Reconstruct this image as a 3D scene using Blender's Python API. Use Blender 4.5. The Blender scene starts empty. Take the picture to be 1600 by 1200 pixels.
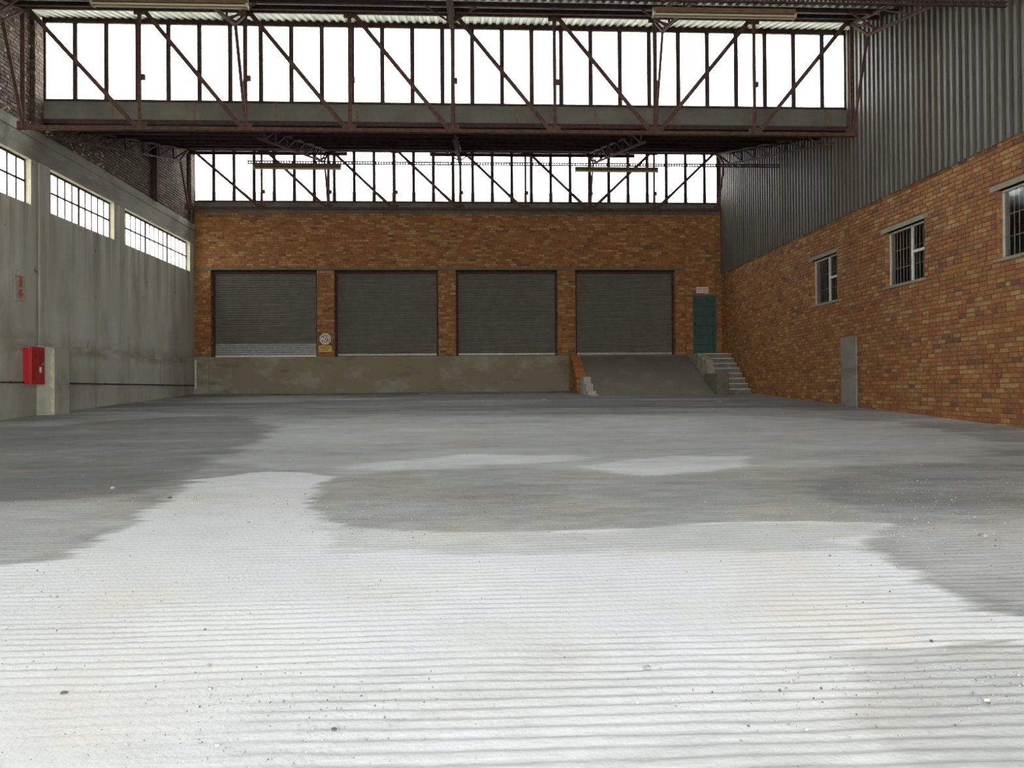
import bpy, math, random
import numpy as np
from mathutils import Matrix, Vector

random.seed(7)
rng = np.random.default_rng(11)
sc = bpy.context.scene
C = sc.collection

# ------------------------------------------------------------------ camera
F_PX = 1218.0
YAW, PITCH, ROLL = 0.0493, 0.00797, -0.00716
fw = Vector((math.sin(YAW)*math.cos(PITCH), math.cos(YAW)*math.cos(PITCH), math.sin(PITCH)))
rt = Vector((math.cos(YAW), -math.sin(YAW), 0)); up = rt.cross(fw)
c_, s_ = math.cos(ROLL), math.sin(ROLL)
CR = c_*rt+s_*up; CU = -s_*rt+c_*up
CAM = Vector((0, 0, 1.2095))
cd = bpy.data.cameras.new('camera'); cam = bpy.data.objects.new('camera', cd); C.objects.link(cam)
cd.sensor_width = 36.0; cd.lens = F_PX/1600*36; cd.clip_end = 500
M = Matrix.Identity(4)
for i in range(3):
    M[i][0], M[i][1], M[i][2], M[i][3] = CR[i], CU[i], -fw[i], CAM[i]
cam.matrix_world = M
sc.camera = cam
def project(p):
    v = Vector(p)-CAM; z = v.dot(fw)
    if z < .1: return None
    return 800+F_PX*v.dot(CR)/z, 600-F_PX*v.dot(CU)/z, z

# ------------------------------------------------------------------ sky, exposure (bright overcast day; no lamps are on)
w = bpy.data.worlds.new('overcast_sky'); sc.world = w; w.use_nodes = True
nt = w.node_tree; nt.nodes.clear()
N = nt.nodes.new
tc = N('ShaderNodeTexCoord'); sx = N('ShaderNodeSeparateXYZ'); nt.links.new(tc.outputs['Generated'], sx.inputs[0])
mp = N('ShaderNodeMapRange'); mp.inputs['From Min'].default_value = 0; mp.inputs['From Max'].default_value = 1
mp.inputs['To Min'].default_value = 1/3; mp.inputs['To Max'].default_value = 1.0      # overcast: brighter towards the zenith
nt.links.new(sx.outputs['Z'], mp.inputs['Value'])
bg = N('ShaderNodeBackground'); bg.inputs['Color'].default_value = (.97, .985, 1, 1)
SKY = 9.0
mu = N('ShaderNodeMath'); mu.operation = 'MULTIPLY'; mu.inputs[1].default_value = SKY
nt.links.new(mp.outputs[0], mu.inputs[0]); nt.links.new(mu.outputs[0], bg.inputs['Strength'])
wo = N('ShaderNodeOutputWorld'); nt.links.new(bg.outputs[0], wo.inputs[0])
sc.view_settings.view_transform = 'Standard'; sc.view_settings.look = 'None'
sc.view_settings.gamma = 1.0; sc.view_settings.use_curve_mapping = False
sc.view_settings.exposure = 1.63

# ------------------------------------------------------------------ measures (metres; camera stands over x = y = 0)
XL, XR = -9.67, 8.93           # side walls
YB, YN, YV, YR, Y0 = 27.55, 18.05, 8.55, -.95, -10.45   # back wall, the glazed teeth of the roof, open front
ZD = 2.43                      # loading dock
FS, FX = 0.04217, 0.00203      # the yard floor climbs towards the dock
def zf(x, y): return FS*y+FX*x
ROOF_HEAD, SLOPE = 9.70, .25
def roof_z(y):                 # saw-tooth roof underside
    t = YB if y > YN else (YN if y > YV else (YV if y > YR else YR))
    return ROOF_HEAD-SLOPE*(t-y)
HEAD, SILL, PANEL = 9.59, 7.86, 7.41

# ------------------------------------------------------------------ mesh helpers
class MB:
    def __init__(s): s.v = []; s.f = []; s.m = []
    def quad(s, a, b, c, d, m=0):
        n = len(s.v); s.v += [tuple(a), tuple(b), tuple(c), tuple(d)]; s.f.append((n, n+1, n+2, n+3)); s.m.append(m)
    def hexa(s, p, m=0):       # eight corners: bottom 0-3, top 4-7
        n = len(s.v); s.v += [tuple(q) for q in p]
        for q in ((0, 3, 2, 1), (4, 5, 6, 7), (0, 1, 5, 4), (1, 2, 6, 5), (2, 3, 7, 6), (3, 0, 4, 7)):
            s.f.append(tuple(n+i for i in q)); s.m.append(m)
    def box(s, x0, x1, y0, y1, z0, z1, m=0):
        s.hexa([(x0, y0, z0), (x1, y0, z0), (x1, y1, z0), (x0, y1, z0), (x0, y0, z1), (x1, y0, z1), (x1, y1, z1), (x0, y1, z1)], m)
    def bar(s, p, q, a, b, m=0, ref=None, off=(0, 0)):   # rectangular bar a x b between two points
        p, q = Vector(p), Vector(q); d = (q-p).normalized()
        ref = Vector(ref) if ref else (Vector((0, 1, 0)) if abs(d.y) < .9 else Vector((1, 0, 0)))
        u = d.cross(ref).normalized(); v = u.cross(d).normalized()
        P = []
        for e in (p, q):
            for su, sv in ((-1, -1), (1, -1), (1, 1), (-1, 1)):
                P.append(e+u*(su*a/2+off[0])+v*(sv*b/2+off[1]))
        s.hexa(P, m)
    def angle(s, p, q, a, t=.012, ref=None):             # steel angle section: two thin legs
        s.bar(p, q, a, t, ref=ref); s.bar(p, q, t, a, ref=ref, off=(a/2-t/2, a/2-t/2))
    def tube(s, p, q, r, n=10, m=0, caps=True):
        p, q = Vector(p), Vector(q); d = (q-p).normalized()
        ref = Vector((0, 0, 1)) if abs(d.z) < .9 else Vector((1, 0, 0))
        u = d.cross(ref).normalized(); v = u.cross(d).normalized(); k = len(s.v)
        for e in (p, q):
            for i in range(n):
                t = 2*math.pi*i/n; s.v.append(tuple(e+u*r*math.cos(t)+v*r*math.sin(t)))
        for i in range(n):
            j = (i+1) % n; s.f.append((k+i, k+j, k+n+j, k+n+i)); s.m.append(m)
        if caps:
            s.f.append(tuple(range(k+n-1, k-1, -1))); s.m.append(m); s.f.append(tuple(range(k+n, k+2*n))); s.m.append(m)
    def prism(s, pts, a, b, m=0):                        # polygon pts (2-D) pushed through the map a(x,y)/b(x,y)
        k = len(s.v); n = len(pts)
        s.v += [tuple(a(*p)) for p in pts]+[tuple(b(*p)) for p in pts]
        s.f.append(tuple(range(k, k+n))[::-1]); s.f.append(tuple(range(k+n, k+2*n))); s.m += [m, m]
        for i in range(n):
            j = (i+1) % n; s.f.append((k+i, k+j, k+n+j, k+n+i)); s.m.append(m)
    def mesh(s, name, mats):
        me = bpy.data.meshes.new(name); me.from_pydata(s.v, [], s.f); 
        for q in (mats if isinstance(mats, (list, tuple)) else [mats]): me.materials.append(q)
        if any(s.m): me.polygons.foreach_set('material_index', s.m)
        me.validate(); me.update(); return me
    def build(s, name, mats, parent=None, bevel=0):
        o = bpy.data.objects.new(name, s.mesh(name, mats)); C.objects.link(o)
        if parent: attach(o, parent)
        if bevel:
            b = o.modifiers.new('bevel', 'BEVEL'); b.width = bevel; b.segments = 2; b.limit_method = 'ANGLE'
        return o
def world_of(o):
    if o.parent: return world_of(o.parent) @ o.matrix_parent_inverse @ o.matrix_basis
    return o.matrix_basis.copy()
def attach(o, parent): o.parent = parent; o.matrix_parent_inverse = world_of(parent).inverted()
def empty(name, loc):
    o = bpy.data.objects.new(name, None); o.location = loc; o.empty_display_size = .2; C.objects.link(o); return o
def tag(o, label, cat, group=None):
    o['label'] = label; o['category'] = cat
    if group: o['group'] = group
    return o
def struct(o): o['kind'] = 'structure'; return o
def obj(name, me, parent=None, loc=None, scale=None):
    o = bpy.data.objects.new(name, me); C.objects.link(o)
    if loc: o.location = loc
    if scale: o.scale = scale
    if parent: attach(o, parent)
    return o

# ------------------------------------------------------------------ materials
def mat(name, col, rough=.8, metal=0, n_scale=0, n_amt=.0, bump=0, bump_scale=40, stretch=(1, 1, 1), spec=.3, extra=None):
    m = bpy.data.materials.new(name); m.use_nodes = True; t = m.node_tree; b = t.nodes['Principled BSDF']
    b.inputs['Base Color'].default_value = (*col, 1); b.inputs['Roughness'].default_value = rough
    b.inputs['Metallic'].default_value = metal; b.inputs['Specular IOR Level'].default_value = spec
    if n_scale or bump:
        co = t.nodes.new('ShaderNodeNewGeometry'); mpn = t.nodes.new('ShaderNodeMapping'); mpn.inputs['Scale'].default_value = stretch
        t.links.new(co.outputs['Position'], mpn.inputs['Vector'])
    if n_scale:
        n = t.nodes.new('ShaderNodeTexNoise'); n.inputs['Scale'].default_value = n_scale; n.inputs['Detail'].default_value = 6; n.inputs['Roughness'].default_value = .65
        t.links.new(mpn.outputs[0], n.inputs['Vector'])
        r = t.nodes.new('ShaderNodeMapRange'); r.inputs['From Min'].default_value = .3; r.inputs['From Max'].default_value = .7
        r.inputs['To Min'].default_value = 1-n_amt; r.inputs['To Max'].default_value = 1+n_amt
        t.links.new(n.outputs['Fac'], r.inputs['Value'])
        mx = t.nodes.new('ShaderNodeVectorMath'); mx.operation = 'SCALE'; mx.inputs[0].default_value = col
        t.links.new(r.outputs[0], mx.inputs['Scale']); t.links.new(mx.outputs[0], b.inputs['Base Color'])
    if bump:
        n2 = t.nodes.new('ShaderNodeTexNoise'); n2.inputs['Scale'].default_value = bump_scale; n2.inputs['Detail'].default_value = 4
        t.links.new(co.outputs['Position'], n2.inputs['Vector'])
        bp = t.nodes.new('ShaderNodeBump'); bp.inputs['Strength'].default_value = bump; bp.inputs['Distance'].default_value = .01
        t.links.new(n2.outputs['Fac'], bp.inputs['Height']); t.links.new(bp.outputs[0], b.inputs['Normal'])
    return m

def stained(name, layers, rough=.9, bump=.35):
    """plaster/concrete: base colour, then (colour, noise scale, stretch, low, high) stains laid over it"""
    m = bpy.data.materials.new(name); m.use_nodes = True; t = m.node_tree; b = t.nodes['Principled BSDF']
    b.inputs['Roughness'].default_value = rough; b.inputs['Specular IOR Level'].default_value = .2
    g = t.nodes.new('ShaderNodeNewGeometry'); prev = None
    for i, (col, sca, st, lo, hi) in enumerate(layers):
        if i == 0:
            rgb = t.nodes.new('ShaderNodeRGB'); rgb.outputs[0].default_value = (*col, 1); prev = rgb.outputs[0]; continue
        mpn = t.nodes.new('ShaderNodeMapping'); mpn.inputs['Scale'].default_value = st; mpn.inputs['Location'].default_value = (i*3.7, i*1.3, i*5.1)
        t.links.new(g.outputs['Position'], mpn.inputs['Vector'])
        n = t.nodes.new('ShaderNodeTexNoise'); n.inputs['Scale'].default_value = sca; n.inputs['Detail'].default_value = 7; n.inputs['Roughness'].default_value = .6
        t.links.new(mpn.outputs[0], n.inputs['Vector'])
        r = t.nodes.new('ShaderNodeMapRange'); r.inputs['From Min'].default_value = lo; r.inputs['From Max'].default_value = hi
        t.links.new(n.outputs['Fac'], r.inputs['Value'])
        mx = t.nodes.new('ShaderNodeMix'); mx.data_type = 'RGBA'; mx.inputs['B'].default_value = (*col, 1) if False else (0, 0, 0, 1)
        mx.inputs[7].default_value = (*col, 1)
        t.links.new(prev, mx.inputs[6]); t.links.new(r.outputs[0], mx.inputs[0]); prev = mx.outputs[2]
    t.links.new(prev, b.inputs['Base Color'])
    n2 = t.nodes.new('ShaderNodeTexNoise'); n2.inputs['Scale'].default_value = 25; n2.inputs['Detail'].default_value = 5
    t.links.new(g.outputs['Position'], n2.inputs['Vector'])
    bp = t.nodes.new('ShaderNodeBump'); bp.inputs['Strength'].default_value = bump; bp.inputs['Distance'].default_value = .01
    t.links.new(n2.outputs['Fac'], bp.inputs['Height']); t.links.new(bp.outputs[0], b.inputs['Normal'])
    return m

STEEL = mat('red_oxide_steel', (.105, .060, .049), .85, 0, 9, .35, 0, spec=.08)
STEEL_D = mat('dark_oxide_steel', (.06, .038, .036), .85, 0, 9, .3, 0, spec=.08)
GALV = mat('grey_roof_sheet', (.27, .275, .225), .6, 0, 3, .25, 0, stretch=(1, .25, 1))
CLAD = [mat('weathered_cladding', (a*.74, a*.67, a*.51), .6, 0, 4, .3, 0, stretch=(1, 1, .12)) for a in (.105, .125, .115)]
CLAD.append(mat('rust_streaked_cladding', (.085, .068, .049), .65, 0, 4, .3, 0, stretch=(1, 1, .12)))
PANEL_M = mat('fibre_cement_panel', (.135, .13, .105), .8, 0, 1.5, .25)
RUST = mat('rusty_joint', (.17, .11, .08), .8, 0, 9, .3)
MORTAR = mat('brick_mortar', (.155, .11, .066), .95, 0, 6, .3, .3)
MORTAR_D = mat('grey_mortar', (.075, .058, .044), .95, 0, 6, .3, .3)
BR = {'orange': (.34, .148, .05), 'brown': (.265, .128, .052), 'tan': (.37, .22, .09), 'red': (.28, .10, .046), 'plum': (.165, .085, .06),
      'cream': (.39, .26, .115), 'ochre': (.35, .185, .06), 'rust': (.27, .108, .04)}
BRM = [mat('brick_'+k, (v[0]*.97, v[1]*.90, v[2]*.78), .85, 0, 11, .28, .25, 60) for k, v in BR.items()]
BRW = [.25, .25, .12, .11, .05, .03, .10, .09]
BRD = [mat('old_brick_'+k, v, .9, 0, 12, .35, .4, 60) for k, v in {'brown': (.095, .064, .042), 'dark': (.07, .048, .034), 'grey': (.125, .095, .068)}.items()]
CONC_WALL = stained('old_painted_concrete', [((.41, .395, .325), 0, 0, 0, 0), ((.295, .265, .205), 1.1, (1, 1, .35), .45, .72), ((.50, .49, .42), .7, (1, 1, .8), .52, .75), ((.20, .15, .105), 2.2, (1, 1, .10), .58, .80)])
def wall_stains(m):              # drips below the window sills and a rusty tide line above the column base
    t = m.node_tree; b = t.nodes['Principled BSDF']; src = b.inputs['Base Color'].links[0].from_socket
    g = t.nodes.new('ShaderNodeNewGeometry'); sp = t.nodes.new('ShaderNodeSeparateXYZ'); t.links.new(g.outputs['Position'], sp.inputs[0])
    def noise(scale, st, lo, hi):
        mpn = t.nodes.new('ShaderNodeMapping'); mpn.inputs['Scale'].default_value = st; t.links.new(g.outputs['Position'], mpn.inputs['Vector'])
        n = t.nodes.new('ShaderNodeTexNoise'); n.inputs['Scale'].default_value = scale; n.inputs['Detail'].default_value = 6; t.links.new(mpn.outputs[0], n.inputs['Vector'])
        r = t.nodes.new('ShaderNodeMapRange'); r.inputs['From Min'].default_value = lo; r.inputs['From Max'].default_value = hi; t.links.new(n.outputs['Fac'], r.inputs['Value']); return r.outputs[0]
    def ramp(lo, hi):
        r = t.nodes.new('ShaderNodeMapRange'); r.inputs['From Min'].default_value = lo; r.inputs['From Max'].default_value = hi; t.links.new(sp.outputs['Z'], r.inputs['Value']); return r.outputs[0]
    def mul(a, c):
        q = t.nodes.new('ShaderNodeMath'); q.operation = 'MULTIPLY'
        for i, v in enumerate((a, c)):
            if isinstance(v, float): q.inputs[i].default_value = v
            else: t.links.new(v, q.inputs[i])
        return q.outputs[0]
    def mix(prev, fac, col):
        x = t.nodes.new('ShaderNodeMix'); x.data_type = 'RGBA'; x.inputs[7].default_value = (*col, 1); t.links.new(prev, x.inputs[6]); t.links.new(fac, x.inputs[0]); return x.outputs[2]
    p = mix(src, mul(mul(noise(1.6, (1, 2.2, .12), .42, .68), ramp(3.2, 5.3)), .75), (.165, .135, .10))
    p = mix(p, mul(mul(noise(1.2, (1, 1, 3), .38, .62), mul(ramp(2.02, 2.22), ramp(2.62, 2.24))), .70), (.17, .125, .075))
    p = mix(p, mul(mul(noise(1.5, (1, 1, .5), .48, .7), ramp(1.9, .9)), .5), (.22, .195, .15))
    p = mix(p, mul(noise(4.5, (1, 1, .7), .70, .76), .75), (.09, .075, .06))
    t.links.new(p, b.inputs['Base Color'])
wall_stains(CONC_WALL)
CONC_BEAM = stained('grey_concrete', [((.235, .225, .18), 0, 0, 0, 0), ((.16, .15, .115), 1.6, (1, .4, 1.2), .45, .7), ((.31, .30, .25), 2.5, (1, .6, 1), .55, .75)])
CONC_PALE = stained('pale_concrete', [((.36, .35, .29), 0, 0, 0, 0), ((.25, .235, .19), 2.3, (1, 1, .6), .5, .75)])
DOCK = stained('stained_dock_plaster', [((.21, .178, .118), 0, 0, 0, 0), ((.27, .25, .195), .8, (1, 1, 1.3), .5, .62), ((.145, .115, .075), 1.3, (.7, 1, 1.5), .55, .72)])
RAMP_M = stained('dark_ramp_concrete', [((.15, .128, .10), 0, 0, 0, 0), ((.19, .17, .135), 1.2, (1, 1, 1), .5, .7)])
REVEAL = mat('pale_plaster_reveal', (.50, .46, .34), .9, 0, 5, .2)
LINTEL = mat('concrete_lintel', (.27, .24, .175), .9, 0, 4, .25)
LINTEL_D = mat('dark_lintel', (.135, .115, .08), .9, 0, 4, .25)
SHUT = mat('grey_shutter_slat', (.125, .115, .092), .6, .0, 3, .14, stretch=(1, 1, 1))
SHUT_L = mat('clean_shutter_slat', (.30, .31, .29), .45, .2, 6, .2)
GREEN = mat('green_door_paint', (.036, .078, .058), .55, 0, 5, .2)
GREEN_D = mat('dark_green_bar', (.016, .034, .027), .5)
WHITE = mat('white_window_paint', (.62, .60, .54), .6, 0, 8, .15)
GREYR = mat('grey_inner_reveal', (.33, .29, .28), .9)
DARKROOM = mat('dim_room', (.10, .09, .085), .9)
BAR = mat('burglar_bar_paint', (.34, .31, .28), .6)
RED = mat('red_box_paint', (.42, .016, .016), .4, 0, 5, .12)
RED_D = mat('dark_red_trim', (.30, .008, .010), .5)
CREAM = mat('cream_board', (.33, .29, .205), .7, 0, 8, .2)
SIGN_RED = mat('sign_red', (.34, .035, .03), .6)
YELLOW = mat('sign_yellow', (.55, .34, .04), .5)
PALE_Y = mat('sign_pale_border', (.58, .46, .22), .5)
PURPLE = mat('sign_purple', (.10, .05, .12), .6)
LETTER = mat('sign_letter', (.75, .78, .85), .5)
BLUE = mat('sign_blue', (.05, .07, .22), .5)
SIGNW = mat('sign_white', (.62, .56, .52), .6)
PINK = mat('sign_print', (.34, .20, .18), .6)
TUBE = mat('dusty_tube', (.36, .31, .20), .4)
HOUS = mat('rusty_light_housing', (.12, .072, .038), .6, 0, 8, .35)
BLACK = mat('black_pipe', (.035, .03, .028), .6)
STONE = mat('grey_stone', (.30, .29, .27), .9, 0, 30, .3)
STONE_L = mat('pale_chip', (.47, .46, .43), .9, 0, 30, .2)
STONE_D = mat('dark_chip', (.11, .10, .09), .9, 0, 30, .3)
PAPER = mat('paper_scrap', (.75, .75, .73), .8)

def glass(name, tint, haze):
    m = bpy.data.materials.new(name); m.use_nodes = True; t = m.node_tree; t.nodes.clear()
    o = t.nodes.new('ShaderNodeOutputMaterial'); tr = t.nodes.new('ShaderNodeBsdfTransparent'); tr.inputs[0].default_value = (*tint, 1)
    tl = t.nodes.new('ShaderNodeBsdfTranslucent'); tl.inputs[0].default_value = (.85, .86, .85, 1)
    gl = t.nodes.new('ShaderNodeBsdfGlossy'); gl.inputs['Roughness'].default_value = .05
    a = t.nodes.new('ShaderNodeMixShader'); a.inputs[0].default_value = haze
    t.links.new(tr.outputs[0], a.inputs[1]); t.links.new(tl.outputs[0], a.inputs[2])
    fr = t.nodes.new('ShaderNodeFresnel'); fr.inputs[0].default_value = 1.45
    ge = t.nodes.new('ShaderNodeNewGeometry'); iv = t.nodes.new('ShaderNodeMath'); iv.operation = 'SUBTRACT'; iv.inputs[0].default_value = 1; t.links.new(ge.outputs['Backfacing'], iv.inputs[1])
    fm = t.nodes.new('ShaderNodeMath'); fm.operation = 'MULTIPLY'; t.links.new(fr.outputs[0], fm.inputs[0]); t.links.new(iv.outputs[0], fm.inputs[1])   # reflect at the front face only
    b = t.nodes.new('ShaderNodeMixShader'); t.links.new(fm.outputs[0], b.inputs[0]); t.links.new(a.outputs[0], b.inputs[1]); t.links.new(gl.outputs[0], b.inputs[2])
    t.links.new(b.outputs[0], o.inputs[0]); return m
PANE = glass('dusty_clear_glass', (.95, .96, .965), .22)
PANE_L = glass('grimy_side_glass', (.60, .60, .58), .25)
PANE_C = glass('clear_glass', (.92, .94, .93), .05)

# ------------------------------------------------------------------ floor: ribbed concrete yard, real ribs near the camera
def vnoise(x, y, seed):
    r = np.random.default_rng(seed); G = r.random((256, 256)); xi = np.floor(x).astype(int); yi = np.floor(y).astype(int)
    fx, fy = x-xi, y-yi; fx = fx*fx*(3-2*fx); fy = fy*fy*(3-2*fy)
    g = lambda a, b: G[a % 256, b % 256]
    return (g(xi, yi)*(1-fx)+g(xi+1, yi)*fx)*(1-fy)+(g(xi, yi+1)*(1-fx)+g(xi+1, yi+1)*fx)*fy
def fbm(x, y, seed, o=4):
    s = 0; a = .5; t = 0
    for i in range(o): s = s+a*vnoise(x*2**i, y*2**i, seed+i); t += a; a *= .55
    return s/t
def sdf(px, py, poly):          # signed distance, inside negative
    d = np.full(px.shape, 1e9); ins = np.zeros(px.shape, bool); n = len(poly)
    for i in range(n):
        (ax, ay), (bx, by) = poly[i], poly[(i+1) % n]
        ex, ey = bx-ax, by-ay; wx, wy = px-ax, py-ay
        t = np.clip((wx*ex+wy*ey)/(ex*ex+ey*ey), 0, 1)
        d = np.minimum(d, np.hypot(wx-ex*t, wy-ey*t))
        cond = ((ay > py) != (by > py)); 
        with np.errstate(divide='ignore', invalid='ignore'): xx = (bx-ax)*(py-ay)/(by-ay)+ax
        ins ^= cond & (px < xx)
    return np.where(ins, -d, d)
# worn, bleached and stained patches of the slab: (tone, edge softness, outline in metres)
PATCH = [
    (0.62,0.9,[(-4.41,15.16),(-1.61,16.39),(2.79,16.11),(5.62,15.35),(7.52,13.55),(7.22,10.40),(5.50,8.58),(3.09,8.07),(1.08,8.27),(-1.31,8.05),(-3.04,9.18),(-3.00,11.58)]),
    (0.2,0.7,[(-9.46,14.21),(-7.73,15.61),(-6.03,17.03),(-4.11,15.89),(-3.38,13.93),(-3.19,11.61),(-3.34,10.11),(-3.13,9.36),(-3.02,8.35),(-3.00,7.19),(-3.27,6.93),(-4.51,6.78),(-9.6,6.5)]),
    (0.45,0.8,[(-9.21,14.68),(-8.87,15.91),(-7.75,17.28),(-6.92,17.93),(-7.06,16.30),(-7.94,14.65)]),
    (0.56,0.25,[(-9.6,6.5),(-4.59,6.90),(-3.75,6.91),(-3.09,7.01),(-2.69,6.62),(-2.57,5.97),(-2.67,5.56),(-2.50,4.97),(-2.87,4.88),(-3.22,4.84),(-9.6,4.9)]),
    (1.05,0.22,[(-9.6,4.9),(-3.96,4.84),(-2.83,4.81),(-2.48,4.94),(-2.64,5.50),(-2.57,5.97),(-2.68,6.56),(-2.80,7.90),(-2.51,8.16),(-2.23,8.59),(-1.44,8.06),(-1.42,7.29),(-1.36,6.50),(-1.19,5.86),(-0.82,5.59),(-0.18,5.36),(0.34,5.32),(1.15,5.39),(1.90,5.60),(2.90,5.41),(2.40,4.88),(2.56,4.62),(2.52,4.27),(2.40,3.75),(2.53,3.49),(3.18,3.21),(2.98,3.00),(2.26,3.12),(1.92,3.01),(1.44,3.09),(0.69,3.23),(0.21,3.30),(-0.11,3.28),(-0.50,3.35),(-0.51,3.11),(-0.60,2.82),(-0.91,2.74),(-0.91,2.56),(-0.78,2.19),(-1.0,-3),(-9.6,-3)]),
    (0.78,0.25,[(-1.11,5.70),(0.34,5.32),(1.90,5.60),(2.90,5.41),(2.40,4.88),(2.55,4.61),(0.30,4.75),(-0.89,4.94)]),
    (0.93,0.2,[(-0.49,3.46),(0.21,3.48),(1.43,3.30),(1.9,3.12),(1.22,2.07),(1,-3),(-1.3,-3),(-1.15,2.19),(-1.25,2.74),(-0.95,3.0)]),
    (0.74,0.25,[(1.42,3.10),(2.98,3.08),(8,2.8),(8,-3),(1.1,-3),(1.21,2.07)]),
    (0.47,0.5,[(-1.37,6.45),(-1.30,7.28),(-1.28,8.04),(-0.69,8.44),(0.14,8.70),(1.08,8.27),(1.64,7.64),(2.74,7.66),(3.69,7.87),(5.39,7.41),(4.19,5.76),(2.62,5.61),(1.93,5.67),(1.17,5.45),(0.26,5.38),(-0.66,5.71),(-1.05,5.85)]),
    (0.95,0.4,[(1.18,8.55),(1.63,8.98),(2.48,9.36),(3.32,9.28),(3.06,8.46),(2.40,8.04),(1.74,7.80),(1.38,8.01)]),
    (0.95,0.7,[(-1.57,8.77),(-1.05,9.14),(-0.16,9.64),(1.10,9.63),(1.33,9.24),(0.88,8.95),(-0.01,8.72),(-0.97,8.47)]),
    (0.3,0.8,[(4.05,8.21),(5.09,8.52),(6.69,8.20),(8.8,8),(8.8,5.5),(4.67,5.72),(3.71,5.80),(3.20,5.97),(2.86,6.73)]),
    (0.57,0.3,[(2.89,5.31),(4.00,5.50),(4.58,5.07),(3.01,3.34),(2.57,3.55),(2.46,3.80),(2.56,4.29),(2.58,4.67)]),
    (0.5,0.8,[(-4.46,15.78),(-4.21,16.77),(-3.20,16.44),(-3.16,14.99),(-3.76,14.51)]),
]
xs = np.linspace(XL-.3, XR+.3, 236)
ys = np.concatenate([np.arange(Y0-.4, 1.4, .2), np.arange(1.4, 9.2, .0117), np.arange(9.2, YB+.4, .1)])
X, Y = np.meshgrid(xs, ys)
def tone_at(X, Y):
    T = np.full(X.shape, .44)
    far = 1/(1+np.exp(-(Y-17.5-1.5*(fbm(X*.25, Y*.5, 50)-.5)*4)/.8)); T = T*(1-far)+.20*far
    streak = .6*(fbm(X*.16+9, Y*.75, 61, 4)-.5)+.5*(fbm(X*.34+9, Y*2.2, 67, 4)-.5); T = T+np.clip((Y-5)/5, .35, 1)*1.05*streak
    for k, (t, s, poly) in enumerate(PATCH):
        n = (fbm(X*1.1, Y*3.2, 90+k)-.5)*1.1*s**.6+(fbm(X*2.5, Y*14, 190+k)-.5)*.75*s**.6
        q = sdf(X, Y, poly)+n*(.55 if s > .3 else .8)
        m = np.clip(.5-q/(s*.42), 0, 1); m = m*m*(3-2*m)
        T = T*(1-m*.93)+(t+.3*streak)*m*.93
    T += (fbm(X*2.2, Y*6, 410)-.5)*.20*np.clip((Y-4)/3, 0, 1)+(fbm(X*.9, Y*1.6, 400)-.5)*.22+(fbm(X*6, Y*14, 420, 3)-.5)*.16
    return T
T = tone_at(X, Y)
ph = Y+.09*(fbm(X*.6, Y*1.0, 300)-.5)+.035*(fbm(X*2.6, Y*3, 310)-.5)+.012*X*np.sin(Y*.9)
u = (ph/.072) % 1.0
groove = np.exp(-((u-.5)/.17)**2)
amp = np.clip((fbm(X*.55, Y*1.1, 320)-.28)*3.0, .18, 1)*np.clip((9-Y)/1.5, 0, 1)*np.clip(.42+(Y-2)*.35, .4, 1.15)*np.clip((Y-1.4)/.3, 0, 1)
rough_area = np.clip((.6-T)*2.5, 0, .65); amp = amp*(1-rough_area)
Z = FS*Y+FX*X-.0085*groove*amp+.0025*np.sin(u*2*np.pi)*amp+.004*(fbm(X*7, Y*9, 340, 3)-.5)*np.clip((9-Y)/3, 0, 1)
T = T-.30*groove*amp*(.2+1.1*fbm(X*1.8, Y*7, 350))*np.clip(.35+(Y-2.2)*.4, .35, 1)+.05*(1-groove)*(fbm(X*1.2, Y*30, 360, 3)-.5)  # groove shade painted into the tone, darkening the ribs beyond their relief
nr, nc = X.shape
V = np.stack([X, Y, Z], -1).reshape(-1, 3)
idx = np.arange(nr*nc).reshape(nr, nc)
Q = np.stack([idx[:-1, :-1], idx[:-1, 1:], idx[1:, 1:], idx[1:, :-1]], -1).reshape(-1, 4)
me = bpy.data.meshes.new('floor')
me.vertices.add(len(V)); me.vertices.foreach_set('co', V.ravel().astype(np.float32))
me.loops.add(Q.size); me.loops.foreach_set('vertex_index', Q.ravel().astype(np.int32))
me.polygons.add(len(Q)); me.polygons.foreach_set('loop_start', np.arange(0, Q.size, 4, dtype=np.int32))
me.update(calc_edges=True)
me.polygons.foreach_set('use_smooth', np.ones(len(Q), bool))
at = me.attributes.new('tone', 'FLOAT', 'POINT'); at.data.foreach_set('value', np.clip(T, 0, 1.15).ravel().astype(np.float32))
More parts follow.
